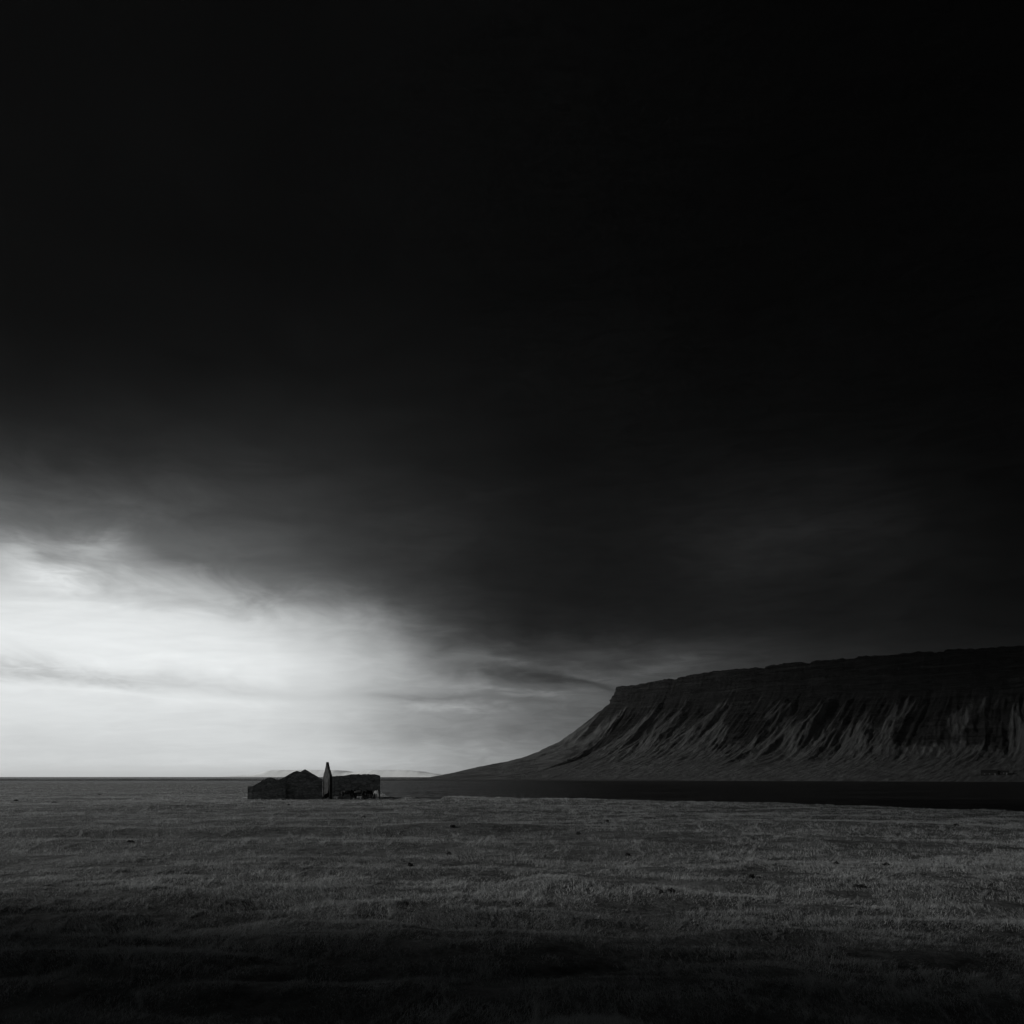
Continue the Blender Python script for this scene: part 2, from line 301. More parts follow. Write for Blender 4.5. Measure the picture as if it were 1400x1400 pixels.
    # long wisps: (azimuth, elevation, half length, half width, slope, strength)
    for (a0, e0, L, W, sl, s) in WISPS:
        da = t.math('SUBTRACT', az, a0); de = t.math('SUBTRACT', t.math('SUBTRACT', elw, e0), t.math('MULTIPLY', da, sl))
        q = t.math('ADD', t.math('POWER', t.math('ABSOLUTE', t.math('DIVIDE', da, L)), 2.), t.math('POWER', t.math('ABSOLUTE', t.math('DIVIDE', de, W)), 2.))
        e = t.math('EXPONENT', t.math('MULTIPLY', q, -1.))
        e = t.math('MULTIPLY', e, t.rng(fine, .3, .6, .35, 1.15))
        g = t.math('MULTIPLY', g, t.math('ADD', 1., t.math('MULTIPLY', e, s)))
    out = t.math('MULTIPLY', t.math('MULTIPLY', bw.outputs[0], T), g)
    out = t.math('MAXIMUM', out, 0.)
    t.l.new(t.grey(out), bg.inputs[0])

def wisp(x, y, L, W, slope, s):
    az = math.degrees(math.atan((x - 700) / 1000)); el = math.degrees(math.atan((1062 - y) / 1000 * math.cos(R(az))))
    k = math.cos(R(az)) ** 2
    return (az, el, L / 17.45 * k, W / 17.45, -slope, s)
WISPS = [wisp(*a) for a in (
    (60, 920, 190, 15, .06, -.30), (320, 942, 130, 10, .05, -.16), (150, 948, 220, 6, .04, .12),
    (590, 953, 90, 7, .02, -.35), (640, 967, 60, 5, -.02, .35), (690, 946, 60, 5, .12, .35),
    (758, 949, 24, 5, .0, .7), (752, 926, 80, 8, .2, -.5), (800, 926, 60, 5, .2, .18),
    (770, 900, 55, 5, .35, .3), (812, 936, 50, 5, .25, -.4), (900, 915, 70, 7, -.1, .35),
    (660, 918, 70, 9, .15, -.4), (730, 885, 70, 8, .3, -.35), (700, 905, 60, 5, .2, .35), (150, 752, 45, 16, -.1, .75), (25, 745, 40, 14, 0., .5), (90, 790, 60, 14, .1, .35),
    (280, 770, 60, 14, .2, -.25))]
build_world()

sun = bpy.data.lights.new('sun', 'SUN'); sun.energy = 4.1; sun.angle = R(9); sun.color = (1, .985, .96)
so = bpy.data.objects.new('sun', sun); col.objects.link(so)
D = Vector((math.sin(R(SUN_AZ)) * math.cos(R(SUN_EL)), math.cos(R(SUN_AZ)) * math.cos(R(SUN_EL)), math.sin(R(SUN_EL))))
so.rotation_euler = D.to_track_quat('Z', 'Y').to_euler(); so.location = (-40, 0, 60)

cam = bpy.data.cameras.new('camera'); co_ = bpy.data.objects.new('camera', cam); col.objects.link(co_)
co_.location = (0, 0, CAMZ); co_.rotation_euler = (R(90), 0, 0)
cam.sensor_width = 36; cam.lens = 36 * 1000 / 1400; cam.shift_y = (1062 - 700) / 1400
cam.clip_start = .1; cam.clip_end = 90000
sc.camera = co_

# ------------------------------------------------------------------ ground
_E = [(-180, 300), (-90, 400), (-60, 460), (-40, 200), (-35, 178), (-31, 160), (-27, 146), (-25.2, 132), (-23.5, 104), (-21.3, 95.5), (-20.7, 96),
      (-20.2, 116), (-16, 124), (-9.6, 118), (-9.0, 108), (-6.5, 99), (-5.6, 101), (-4.6, 110), (0, 105.5), (8.5, 98.5), (21.8, 92), (30, 89), (35, 89), (45, 92), (60, 110), (90, 170), (130, 260), (180, 260)]
_F = [(-180, 300), (-90, 460), (-60, 520), (-35, 520), (-20, 470), (-14, 400), (-11.5, 300), (-10.3, 205), (-9.4, 120), (-9, 60), (-8, 0), (95, 0), (130, 260), (180, 300)]
_Fa = np.array([e[0] for e in _F], float); _Fr = np.array([e[1] for e in _F], float)
_Ea = np.array([e[0] for e in _E], float); _Er = np.array([e[1] for e in _E], float)

def ground_z(x, y):
    x = np.asarray(x, float); y = np.asarray(y, float)
    r = np.hypot(x, y); a = np.degrees(np.arctan2(x, y))
    edge = np.interp(a, _Ea, _Er) + 1.5 * fbm(a * .35, r * 0, 3, 5) * np.clip(r / 80, 0, 1)
    m = sstep(0, 5, edge - r)
    z = 2.08 + .30 * fbm(x / 28, y / 17, 3, 1) + .12 * fbm(x / 6, y / 5, 3, 9) * sstep(160, 40, r)
    # bigger tussocky swells near the viewpoint
    z = z + (.34 * np.abs(fbm(x / 7 + 3, y / 3.6, 3, 21)) - .1) * sstep(34, 12, r)
    z = z + .16 * np.exp(-((y - 40 - .1 * x) / 1.6) ** 2) * sstep(-28, -18, x) * sstep(10, -2, x)
    z = z + .12 * np.exp(-((y - 37 - .1 * x) / 1.2) ** 2) * -1 * sstep(-28, -18, x) * sstep(10, -2, x)
    # falls away gently to the right
    z = z - .55 * sstep(10, 70, x) * sstep(0, 60, y)
    # level pad under the farm and a ditch running past it
    pad = sstep(16, 9, np.hypot((x + 27) / 1.1, (y - 101) / .8))
    z = z * (1 - pad) + 2.02 * pad
    dl = y - (93.2 + .10 * (x + 27))
    z = z - .5 * np.exp(-(dl / 1.3) ** 2) * sstep(-40, -33, x) * sstep(-4, -11, x)
    # unseen knoll left of the viewpoint, added to shade the foreground
    kx, ky = x + 47, y + 13
    ky2 = np.where(ky > 0, ky / 25, ky / 40)
    k = np.exp(-((kx / 15) ** 2 + ky2 ** 2)) * 28
    k = np.maximum(k, 9.5 * np.exp(-((y + 30) / 12) ** 2) * sstep(75, 40, np.abs(x)))  # unseen bank behind the viewpoint, added to block rear sky light
    k = k * (1 + .12 * fbm(x / 9, y / 9, 4, 33))
    z = z + np.maximum(k - .05, 0)
    far = np.interp(a, _Fa, _Fr) + 4 * fbm(a * .8, r * 0, 3, 55)
    lo = sstep(0, 14, far - r)
    zl = (1.3 + .16 * fbm(x / 14, y / 22, 4, 57)) * lo - 1.6 * (1 - lo)
    return z * m + zl * (1 - m)

def build_ground():
    a = np.concatenate([np.linspace(-180, -46, 150, endpoint=False), np.linspace(-46, 46, 900, endpoint=False), np.linspace(46, 180, 150, endpoint=False)])
    r = np.concatenate([[.05], np.geomspace(1.2, 5.5, 20, endpoint=False), np.geomspace(5.5, 140, 520), np.linspace(142, 560, 190)])
    A, Rr = np.meshgrid(np.radians(a), r)
    x = np.sin(A) * Rr; y = np.cos(A) * Rr
    V = np.stack([x, y, ground_z(x, y)], -1).reshape(-1, 3)
    me = grid_mesh('ground', V, len(r), len(a), closed=True)
    me.flip_normals()
    o = link('ground', me, M['ground']); tag(o, kind='structure')
build_ground()

def build_sea():
    r = np.array([0.01, 40, 90, 200, 500, 1500, 5000, 12000, 20000.]); a = np.radians(np.arange(0, 360, 6.))
    A, Rr = np.meshgrid(a, r)
    V = np.stack([np.sin(A) * Rr, np.cos(A) * Rr, np.zeros_like(A)], -1).reshape(-1, 3)
    me = grid_mesh('sea', V, len(r), len(a), closed=True, smooth=False); me.flip_normals()
    tag(link('sea', me, M['water']), kind='structure')
build_sea()

def build_seabed():
    # closes the ground off below the water out to the horizon
    r = np.array([0.01, 300, 3000, 20000.]); a = np.radians(np.arange(0, 360, 10.))
    A, Rr = np.meshgrid(a, r)
    V = np.stack([np.sin(A) * Rr, np.cos(A) * Rr, np.zeros_like(A) - 3.], -1).reshape(-1, 3)
    me = grid_mesh('seabed', V, len(r), len(a), closed=True, smooth=False); me.flip_normals()
    tag(link('seabed', me, M['sand']), kind='structure')
build_seabed()

def build_spit():
    n, k = 700, 14
    xs = np.linspace(-1900, 330, n); s = np.linspace(-1, 1, k)
    S, Xx = np.meshgrid(s, xs)
    cy = 985 + 30 * fbm(xs / 500, xs * 0, 3, 2) + (xs < -300) * 0
    wd = 34 + 16 * fbm(xs / 160, xs * 0, 3, 4)
    hh = 1.75 + .7 * fbm(xs / 60, xs * 0, 4, 6)
    Yy = cy[:, None] + S * wd[:, None]
    Z = hh[:, None] * (1 - np.abs(S) ** 2.5) * (1 + .15 * fbm(Xx / 12, Yy / 12, 2, 8)) - .35 * np.abs(S) ** 2 - .25
    me = grid_mesh('sand_spit', np.stack([Xx, Yy, Z], -1).reshape(-1, 3), n, k); me.flip_normals()
    tag(link('sand_spit', me, M['sand']), kind='structure')
build_spit()

# ------------------------------------------------------------------ table mountain
def catmull(P, n):
    P = np.array(P, float); out = []
    Q = np.vstack([2 * P[0] - P[1], P, 2 * P[-1] - P[-2]])
    for i in range(1, len(Q) - 2):
        t = np.linspace(0, 1, n, endpoint=False)[:, None]
        a, b, c, d = Q[i - 1], Q[i], Q[i + 1], Q[i + 2]
        out.append(.5 * ((2 * b) + (-a + c) * t + (2 * a - 5 * b + 4 * c - d) * t ** 2 + (-a + 3 * b - 3 * c + d) * t ** 3))
    return np.vstack(out + [P[-1:]])

def build_mesa():
    rim = catmull([(900, 2500), (620, 2000), (400, 1700), (262, 1556), (219, 1519), (222, 1492), (262, 1460), (420, 1326), (600, 1172), (760, 1036), (960, 868), (1150, 720), (1400, 560)], 200)
    seg = np.hypot(*np.diff(rim, axis=0).T); L = np.concatenate([[0], np.cumsum(seg)])
    i0 = np.argmin(np.abs(rim[:, 1] - 1505) + np.abs(rim[:, 0] - 219)); Lnose = L[i0]
    S = np.concatenate([np.linspace(0, Lnose - 60, 90, endpoint=False), np.linspace(Lnose - 60, Lnose + 25, 130, endpoint=False), np.linspace(Lnose + 25, L[-1], 1150)])
    rx = np.interp(S, L, rim[:, 0]); ry = np.interp(S, L, rim[:, 1])
    # cliff indentations
    tx = np.gradient(rx, S); ty = np.gradient(ry, S); q = np.hypot(tx, ty); tx /= q; ty /= q
    # outward = to the right of travel direction for this ordering
    nx, ny = ty, -tx
    # smooth normal
    ker = np.hanning(31); ker /= ker.sum()
    nx = np.convolve(np.pad(nx, 15, 'edge'), ker, 'valid'); ny = np.convolve(np.pad(ny, 15, 'edge'), ker, 'valid')
    q = np.hypot(nx, ny); nx /= q; ny /= q
    sr = S - Lnose                                   # 0 at the nose, + towards the viewer
    top = 190 + 12 * sstep(0, 260, sr) - 10 * sstep(450, 800, sr) + 30 * sstep(900, 1500, sr)
    top = top + 2.6 * fbm(sr / 80, sr * 0, 4, 3) + 1.6 * fbm(sr / 11, sr * 0, 3, 13) - 3. * sstep(.25, .32, fbm(sr / 40, sr * 0, 2, 15))
    thick = 36 + 24 * sstep(60, 500, sr) + 5 * fbm(sr / 70, sr * 0, 3, 17)       # height of the cliff band
    # profile below the cliff (distance, fraction of height left)
    pd = np.array([0, 8, 35, 72, 110, 147, 178, 207, 245, 282, 312, 342, 372, 392, 410])
    ph = np.array([1, .97, .83, .68, .535, .415, .33, .265, .205, .155, .105, .062, .024, .0, -.03])
    nd = 240
    u = np.linspace(0, 1, nd)
    rows = []; flow = []; scree = []
    plate = [(-34, 1.0, -6), (-28, 1.0, .4), (-18, 1., .6), (-9, 1., .5), (-3, 1., .2)]
    for (dd, _, up) in plate:
        rows.append(np.stack([rx + nx * dd, ry + ny * dd, top + up + .6 * fbm(sr / 30, dd / 30., 2, 31)], -1)); flow.append(np.stack([sr, np.full_like(sr, dd)], -1)); scree.append(np.full_like(sr, .25))
    # cliff with ledges: (distance, fraction of thickness dropped)
    led = [(0, .0), (.8, .05), (1.6, .16), (2., .27), (4.5, .30), (5., .40), (5.6, .50), (8.5, .53), (9., .62), (9.6, .70), (12.5, .74), (13., .84), (14, .93), (16, 1.)]
    lu = np.linspace(0, 1, 46); lk = np.linspace(0, 1, len(led))
    ld = np.interp(lu, lk, [e[0] for e in led]); lf = np.interp(lu, lk, [e[1] for e in led])
    butt = fbm(sr / 38, sr * 0, 4, 41)
    for k, (dd, ff) in enumerate(zip(ld, lf)):
        j = 3.2 * butt + 1.4 * fbm(sr / 7, np.full_like(sr, ff * 3), 3, 43)
        d = dd * (1 + .35 * fbm(sr / 45, np.full_like(sr, ff * 2.), 2, 47)) + j * min(1, k / 5)
        z = top - thick * ff + .8 * fbm(sr / 14, np.full_like(sr, ff * 9), 2, 53)
        rows.append(np.stack([rx + nx * d, ry + ny * d, z], -1)); flow.append(np.stack([sr, np.full_like(sr, dd + ff * 20)], -1))
        scree.append(np.full_like(sr, .02 + .28 * (.5 + .5 * math.sin(ff * 19)) * (ff > .25)))
    zb = top - thick; j0 = 3.2 * butt + 1.4 * fbm(sr / 7, np.full_like(sr, 3.), 3, 43)
    dmax = 410
    for k in range(1, nd):
        t = u[k] ** 1.25; d = t * dmax
        h = np.interp(d, pd, ph)
        fr = np.clip(d / 400, 0, 1)
        wv = sr + 20 * fbm(sr / 170, np.full_like(sr, d / 420), 2, 61) + .02 * d
        g1 = 1 - np.abs(fbm(wv / 62, np.full_like(sr, d / 420), 2, 63)) * 2.2
        g2 = 1 - np.abs(fbm(wv / 21, np.full_like(sr, d / 200), 3, 67)) * 2.0
        g3 = fbm(wv / 6, np.full_like(sr, d / 50), 2, 71)
        env = sstep(0, .07, fr) * (1 - .93 * sstep(.25, .95, fr))
        lobes = (15 * g1 * env + 6.5 * g2 * env) * (.65 + .6 * fbm(sr / 170, sr * 0, 2, 65)) + 3.6 * g3 * sstep(0, .05, fr) * (1 - .6 * fr)
        z = zb * h - (10 - lobes) * env * .9
        z = np.maximum(z, zb * h * .25)
        z = z + .9 * fbm((rx + nx * d) / 9, (ry + ny * d) / 9, 3, 73) * (1 - .5 * fr)
        z = np.where(h < .02, np.minimum(z, zb * h + .4), z)
        edge = 14 * fbm(sr / 90, sr * 0, 4, 77) * sstep(.55, 1, fr) * sstep(40, 140, sr)
        dd = d + 16 + j0 * (1 - fr)
        rows.append(np.stack([rx + nx * (dd + edge), ry + ny * (dd + edge), z], -1))
        flow.append(np.stack([wv, np.full_like(sr, d + 30)], -1))
        # dark rock fingers reach down between the pale scree fans
        fing = .50 * fbm(wv / 48, np.full_like(sr, d / 500), 3, 81) + .42 * fbm(wv / 15, np.full_like(sr, d / 300), 3, 83) + .3 * fbm(wv / 6, np.full_like(sr, d / 160), 2, 85)
        reach = (.03 + .10 * sstep(80, 600, sr)) + .42 * fing
        s = sstep(-.10, .13, fr - reach)
        dark = sstep(.30, .05, np.abs(fr - .24) ) * sstep(.05, .3, fbm(wv / 75 + 4.4, np.full_like(sr, d / 300), 2, 87))
        s = s * (1 - .95 * dark)
        s = s * (.15 + .85 * sstep(0, .10, fr + .08 * fbm(wv / 20, sr * 0, 3, 89)))
        s = s * (1 - .9 * np.exp(-((sr - 95 + .25 * d) / 34) ** 2) * sstep(.5, .2, fr))
        s = s * (.62 + .5 * np.clip(.5 + fbm(wv / 7, np.full_like(sr, d / 180), 3, 93), 0, 1))
        scree.append(s + .35 * fr)
    V = np.vstack(rows); nr = len(rows)
    me = grid_mesh('table_mountain', V, nr, len(S)); me.flip_normals()
    uvl = me.uv_layers.new(name='flow')
    vi = np.empty(len(me.loops), np.int32); me.loops.foreach_get('vertex_index', vi)
    F = np.vstack(flow); uvl.data.foreach_set('uv', F[vi].astype(np.float32).ravel())
    float_attr(me, 'scree', np.concatenate(scree))
    o = link('table_mountain', me, M['mesa']); tag(o, kind='structure')
    return o
mesa = build_mesa()

def build_far_mountains():
    # table land beyond the open sea, distance haze put into its pale colour
    n, k = 420, 22
    D0 = 12500.
    xs = np.linspace(-.42, .05, n) * D0
    p = xs / D0
    h = 100 * sstep(-.385, -.345, p) + 8 * fbm(p * 60, p * 0, 4, 91) * sstep(-.37, -.34, p)
    h = h - 45 * np.exp(-((p + .235) / .018) ** 2) - 55 * sstep(-.19, -.05, p) + 22
    h = h * sstep(-.07, -.15, p) * sstep(-.42, -.39, p)
    t = np.linspace(0, 1, k)
    T_, X_ = np.meshgrid(t, xs)
    prof = np.interp(t, [0, .08, .3, .42, .5, 1.], [-.3, .05, .45, .93, 1., 1.05])
    Z = h[:, None] * prof[None, :] * (1 + .03 * fbm(X_ / 300, T_ * 3, 3, 95) * (T_ < .5)) + CAMZ * prof[None, :]
    Y_ = D0 + T_ * 1600 + 15 * fbm(X_ / 400, T_ * 2, 3, 97)
    me = grid_mesh('far_mountains', np.stack([X_, Y_, Z], -1).reshape(-1, 3), n, k); me.flip_normals()
    tag(link('far_mountains', me, M['haze_pale']), kind='structure')
build_far_mountains()

# ------------------------------------------------------------------ grass
def build_grass(name, N, dmin, dmax, power, seed, two_seg, pxr=.86, pale=0.):
    g = np.random.default_rng(seed)
    # sample depth with density ~ d^(1-power) (lateral width grows with d)
    e = 2 - power; uu = g.random(N)
    d = (dmin ** e + uu * (dmax ** e - dmin ** e)) ** (1 / e)
    p = (g.random(N) * 2 - 1) * pxr
    x = p * d; y = d
    # clumping: pull blades towards tussock centres
    cs = np.clip(.55 * (d / 14) ** .6, .4, 2.5)
    jx = fbm(x / cs, y / cs, 2, seed) * cs * .45; jy = fbm(x / cs + 50, y / cs, 2, seed + 3) * cs * .45
    x = x + jx; y = y + jy
    z = ground_z(x, y)
    patch = fbm(x / 2.2, y / 1.6, 3, seed + 9); broad = fbm(x / 13, y / 7, 3, seed + 17)
    tus = fbm(x / .8, y / .7, 2, seed + 31)
    keep = (z > .9) & (g.random(N) < sstep(-.6, -.05, patch + .5 * broad + .45 * tus) * .95 + .05)
    # keep clear of the farm walls
    keep &= ~((x > -35.6) & (x < -17.5) & (y > 96.3 + np.clip((x + 24) * .42, 0, 5)) & (y < 112))
    x, y, z, d, patch, broad, tus = (q[keep] for q in (x, y, z, d, patch, broad, tus)); n = len(x)
    L = (.05 + .09 * g.random(n)) * (1 + .5 * patch + .25 * broad + .45 * tus) * np.clip((d / 12) ** .22, .9, 1.5)
    w = .0065 * np.clip(d / 10, .8, 20) ** .85 * (.7 + .6 * g.random(n))
    flow = 1.3 * fbm(x / 5, y / 4, 2, seed + 23) * np.pi + .9
    ang = flow + g.normal(0, 1.1, n)
    lean = np.clip(.95 + .35 * g.normal(0, 1, n), .1, 1.6)
    dx, dy = np.cos(ang) * np.sin(lean), np.sin(ang) * np.sin(lean); dz = np.cos(lean)
    fa = g.random(n) * np.pi; wx, wy = np.cos(fa) * w / 2, np.sin(fa) * w / 2
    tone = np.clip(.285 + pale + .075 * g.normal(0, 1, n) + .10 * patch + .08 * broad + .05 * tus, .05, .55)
    base = np.stack([x, y, z - .02], -1)
    if two_seg:
        mid = base + np.stack([dx * .35, dy * .35, .35 + dz * .25], -1) * (L * .8)[:, None]
        tip = base + np.stack([dx, dy, dz * .55 + .15], -1) * (L * 1.05)[:, None]
        W = np.stack([wx, wy, 0 * wx], -1)
        V = np.stack([base - W, base + W, mid - W * .8, mid + W * .8, tip], 1).reshape(-1, 3)
        b = np.arange(n)[:, None] * 5
        F = np.concatenate([b + [[0, 1, 3]], b + [[0, 3, 2]], b + [[2, 3, 4]]], 1).reshape(-1, 3)
        k = 5
    else:
        tip = base + np.stack([dx * .8, dy * .8, dz * .6 + .3], -1) * L[:, None]
        W = np.stack([wx, wy, 0 * wx], -1)
        V = np.stack([base - W, base + W, tip], 1).reshape(-1, 3)
        F = (np.arange(n)[:, None] * 3 + np.array([[0, 1, 2]]))
        k = 3
    me = tri_mesh(name, V, F); float_attr(me, 'tone', np.repeat(tone, k))
    return me

tag(link('grass', build_grass('grass', 800000, 6.2, 26, 1.2, 101, True), M['grass']), 'windblown dry grass covering the near foreground of the field', 'grass', kind='stuff')
tag(link('grass', build_grass('grass', 1000000, 25, 150, 1.55, 202, False), M['grass']), 'pale dry grass of the open field running to the water edge', 'grass', kind='stuff')

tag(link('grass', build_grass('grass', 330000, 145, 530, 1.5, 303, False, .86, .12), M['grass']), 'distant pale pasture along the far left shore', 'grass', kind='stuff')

# ------------------------------------------------------------------ farm ruin
FARM = 17.5; FR = (math.cos(R(FARM)), math.sin(R(FARM))); FS = (-math.sin(R(FARM)), math.cos(R(FARM)))
def px2x(px, d): return (px - 700) / 1000 * d
def py2z(py, d): return CAMZ + (1062 - py) / 1000 * d

def wall(name, p0, p1, prof, thick, m, parent, ragged=.05, step=.35, inward=1):
    """upright wall standing on the line p0-p1; prof = [(u 0..1, top z)]; bottom at z=1.5; real thickness"""
    p0 = Vector((p0[0], p0[1], 0)); p1 = Vector((p1[0], p1[1], 0)); Ln = (p1 - p0).length
    dr = (p1 - p0) / Ln; nr = Vector((-dr.y, dr.x, 0)) * inward
    us = sorted(set([round(u * Ln, 4) for u, _ in prof] + [i * step for i in range(int(Ln / step) + 1)] + [Ln]))
    kk = [round(u * Ln, 4) for u, _ in prof] + [Ln]
    us = [u for u in us if u in kk or min(abs(u - q) for q in kk) > .1]
    nz = 12
    bm = bmesh.new(); g = {}
    zb = 1.5
    keys = [round(u * Ln, 4) for u, _ in prof]
    tops = []
    for u in us:
        zt = float(np.interp(u / Ln, [a for a, _ in prof], [b for _, b in prof]))
        tops.append(zt + random.uniform(-ragged, ragged * .6))
    nu = len(us)
    for s in (0, 1):
        for i, u in enumerate(us):
            for k in range(nz + 1):
                f = k / nz; off = thick * s
                j = .018
                q = p0 + dr * u + nr * (off + random.uniform(-j, j))
                g[s, i, k] = bm.verts.new((q.x, q.y, zb + (tops[i] - zb) * f))
    def F(*v):
        try: bm.faces.new(v)
        except ValueError: pass
    for i in range(nu - 1):
        for k in range(nz):
            F(g[0, i, k], g[0, i + 1, k], g[0, i + 1, k + 1], g[0, i, k + 1])
            F(g[1, i + 1, k], g[1, i, k], g[1, i, k + 1], g[1, i + 1, k + 1])
        F(g[0, i, nz], g[0, i + 1, nz], g[1, i + 1, nz], g[1, i, nz])
        F(g[0, i + 1, 0], g[0, i, 0], g[1, i, 0], g[1, i + 1, 0])
    for k in range(nz):
        F(g[1, 0, k], g[0, 0, k], g[0, 0, k + 1], g[1, 0, k + 1])
        F(g[0, nu - 1, k], g[1, nu - 1, k], g[1, nu - 1, k + 1], g[0, nu - 1, k + 1])
    bmesh.ops.recalc_face_normals(bm, faces=bm.faces)
    me = bpy.data.meshes.new(name); bm.to_mesh(me); bm.free()
    o = link(name, me, m)
    if parent:
        o.parent = parent; o.location = -Vector(parent['origin'])
    return o

def roof_sheet(name, x0, x1, z0, z1, ya, yb, m, parent, t=.07):
    """one corrugated pitch between eave (x0,z0) and ridge (x1,z1), real thickness"""
    n = 40; ys = np.linspace(ya, yb, n)
    bm = bmesh.new(); top = []; bot = []
    for i, y in enumerate(ys):
        c = .025 * math.cos(i * math.pi)
        rowt = []; rowb = []
        for f in (0, .5, 1):
            x = x0 + (x1 - x0) * f; z = z0 + (z1 - z0) * f + c - .04 * math.sin(f * math.pi) * math.sin(i * .21)
            rowt.append(bm.verts.new((x, y, z + t))); rowb.append(bm.verts.new((x, y, z)))
        top.append(rowt); bot.append(rowb)
    for i in range(n - 1):
        for k in range(2):
            bm.faces.new((top[i][k], top[i + 1][k], top[i + 1][k + 1], top[i][k + 1]))
            bm.faces.new((bot[i][k], bot[i][k + 1], bot[i + 1][k + 1], bot[i + 1][k]))
        bm.faces.new((top[i][0], bot[i][0], bot[i + 1][0], top[i + 1][0]))
        bm.faces.new((top[i][2], top[i + 1][2], bot[i + 1][2], bot[i][2]))
    for i in (0, n - 1):
        for k in range(2): bm.faces.new((top[i][k], top[i][k + 1], bot[i][k + 1], bot[i][k]))
    bmesh.ops.recalc_face_normals(bm, faces=bm.faces)
    me = bpy.data.meshes.new(name); bm.to_mesh(me); bm.free()
    o = link(name, me, m, parent); o.location = -Vector(parent['origin'])
    return o

def barn(name, label, xl, xr, xa, ze_l, ze_r, za, y0, length, m, round_top=False, open_=False):
    c = ((xl + xr) / 2, y0 + length / 2, 2.0)
    b = empty(name, (FR[0] * c[0] + FS[0] * c[1], FR[1] * c[0] + FS[1] * c[1], 2.0), R(FARM)); tag(b, label, 'barn'); b['origin'] = c
    th = .32
    u = (xa - xl) / (xr - xl)
    prof = [(0, ze_l), (u, za), (1, ze_r)]
    if round_top:
        s = .09; prof = [(0, ze_l), (u - s, za - (za - ze_l) * s / u * .55), (u, za), (u + s, za - .12), (1, ze_r)]
    wall('gable_wall', (xl, y0), (xr, y0), prof, th, m, b, .018)
    if open_:
        for xx, iw in ((xl, -1), (xr, 1)):
            wall('side_wall', (xx, y0 + th + .002), (xx, y0 + length), [(0, 3.9), (.15, 3.1), (.6, 2.9), (1, 2.6)], th, m, b, .08, inward=iw)
        return b
    wall('gable_wall', (xl, y0 + length - th), (xr, y0 + length - th), [(0, ze_l), (u, za - .1), (1, ze_r)], th, m, b, .04)
    wall('side_wall', (xl, y0 + th + .002), (xl, y0 + length - th - .002), [(0, ze_l - .08), (1, ze_l - .12)], th, m, b, .03, inward=-1)
    wall('side_wall', (xr, y0 + th + .002), (xr, y0 + length - th - .002), [(0, ze_r - .08), (1, ze_r - .12)], th, m, b, .03, inward=1)
    roof_sheet('roof', xl + .02, xa, ze_l - .14, za - .16, y0 + th + .01, y0 + length - th - .01, M['roof'], b)
    roof_sheet('roof', xr - .02, xa + .003, ze_r - .14, za - .16, y0 + th + .01, y0 + length - th - .01, M['roof'], b)
    return b

def farm_barn(name, label, pl, pr, pa, el, er, ea, ly, length, m, rt=False, op=False):
    fx = lambda p: ly * math.tan(math.atan((p - 700) / 1000) + R(FARM))
    fz = lambda p, y: CAMZ + (1062 - y) / 1000 * (FS[1] * ly + FR[1] * fx(p))
    return barn(name, label, fx(pl), fx(pr), fx(pa), fz(pl, el), fz(pr, er), fz(pa, ea), ly, length, m, rt, op)
farm_barn('small_barn', 'lowest dark stone barn with a small gable at the left end of the farm', 346, 390.3, 369.5, 1074.5, 1073, 1062.3, 101., 5.4, M['stone'], True)
farm_barn('front_barn', 'widest dark stone gable with the sharp central peak, left of the pointed gable end', 393, 441, 417, 1065.3, 1065.6, 1051.6, 101.8, 4.4, M['stone'], False, True)
farm_barn('rear_barn', 'stone barn with a rounded gable showing behind the sharp central peak', 380.5, 431, 406, 1067, 1067, 1053.8, 107., 6.0, M['stone2'], True)
wl = 101.5; wx = [wl * math.tan(math.atan((p - 700) / 1000) + R(FARM)) for p in (338.5, 345.7)]
o = wall('stone_wall', (wx[0], wl), (wx[1], wl), [(0, 3.72), (.8, 3.78), (1, 3.7)], 3.2, M['stone'], None, .05)
o.rotation_euler.z = R(FARM)
tag(o, 'low square stone stub standing against the left side of the smallest barn', 'wall')

# roofless ruin
A0 = (-24.42, 98.0); G1 = (-26.85, 104.0)
gd = Vector((G1[0] - A0[0], G1[1] - A0[1])).normalized(); wd = Vector((gd.y, -gd.x))
if wd.x < 0: wd = -wd
B0 = (A0[0] + wd.x * 6.8, A0[1] + wd.y * 6.8)
H1 = (G1[0] + wd.x * 6.8, G1[1] + wd.y * 6.8)
ru = empty('roofless_ruin', ((A0[0] + H1[0]) / 2, (A0[1] + H1[1]) / 2, 2.0)); ru['origin'] = tuple(ru.location); tag(ru, 'roofless stone ruin with tall pointed gable end and ragged long wall behind the horses', 'ruin')
bpy.context.view_layer.update()
th = .32
def off(p, a, b): return (p[0] + wd.x * a + gd.x * b, p[1] + wd.y * a + gd.y * b)
def ruin_wall(p, q, prof, label, ragged, inward):
    w_ = wall('gable_wall' if 'gable' in label else 'long_wall', p, q, prof, th, M['gable'] if 'gable' in label else M['stone2'], ru, ragged, .22, inward)
    return w_
Lg = math.dist(A0, G1)
gw = ruin_wall(A0, G1, [(0, 5.25), (.03, 5.3), (.27, 6.0), (.5, 7.04), (.73, 5.9), (.97, 5.18), (1, 5.1)], 'gable', .012, -1)
ruin_wall(off(A0, th + .003, 0), B0, [(0, 5.12), (.16, 5.12), (.3, 5.2), (.36, 5.34), (.55, 5.36), (.8, 5.36), (.93, 5.34), (1, 5.2)], 'front', .06, 1)
ruin_wall(off(H1, 0, 0), off(B0, 0, th + .003), [(0, 4.6), (.3, 4.9), (.5, 4.3), (.8, 5.0), (1, 5.1)], 'end', .08, -1)
ruin_wall(off(G1, th + .003, -th), off(H1, -th - .003, -th), [(0, 4.9), (.4, 4.5), (.6, 4.8), (1, 4.6)], 'back', .1, 1)

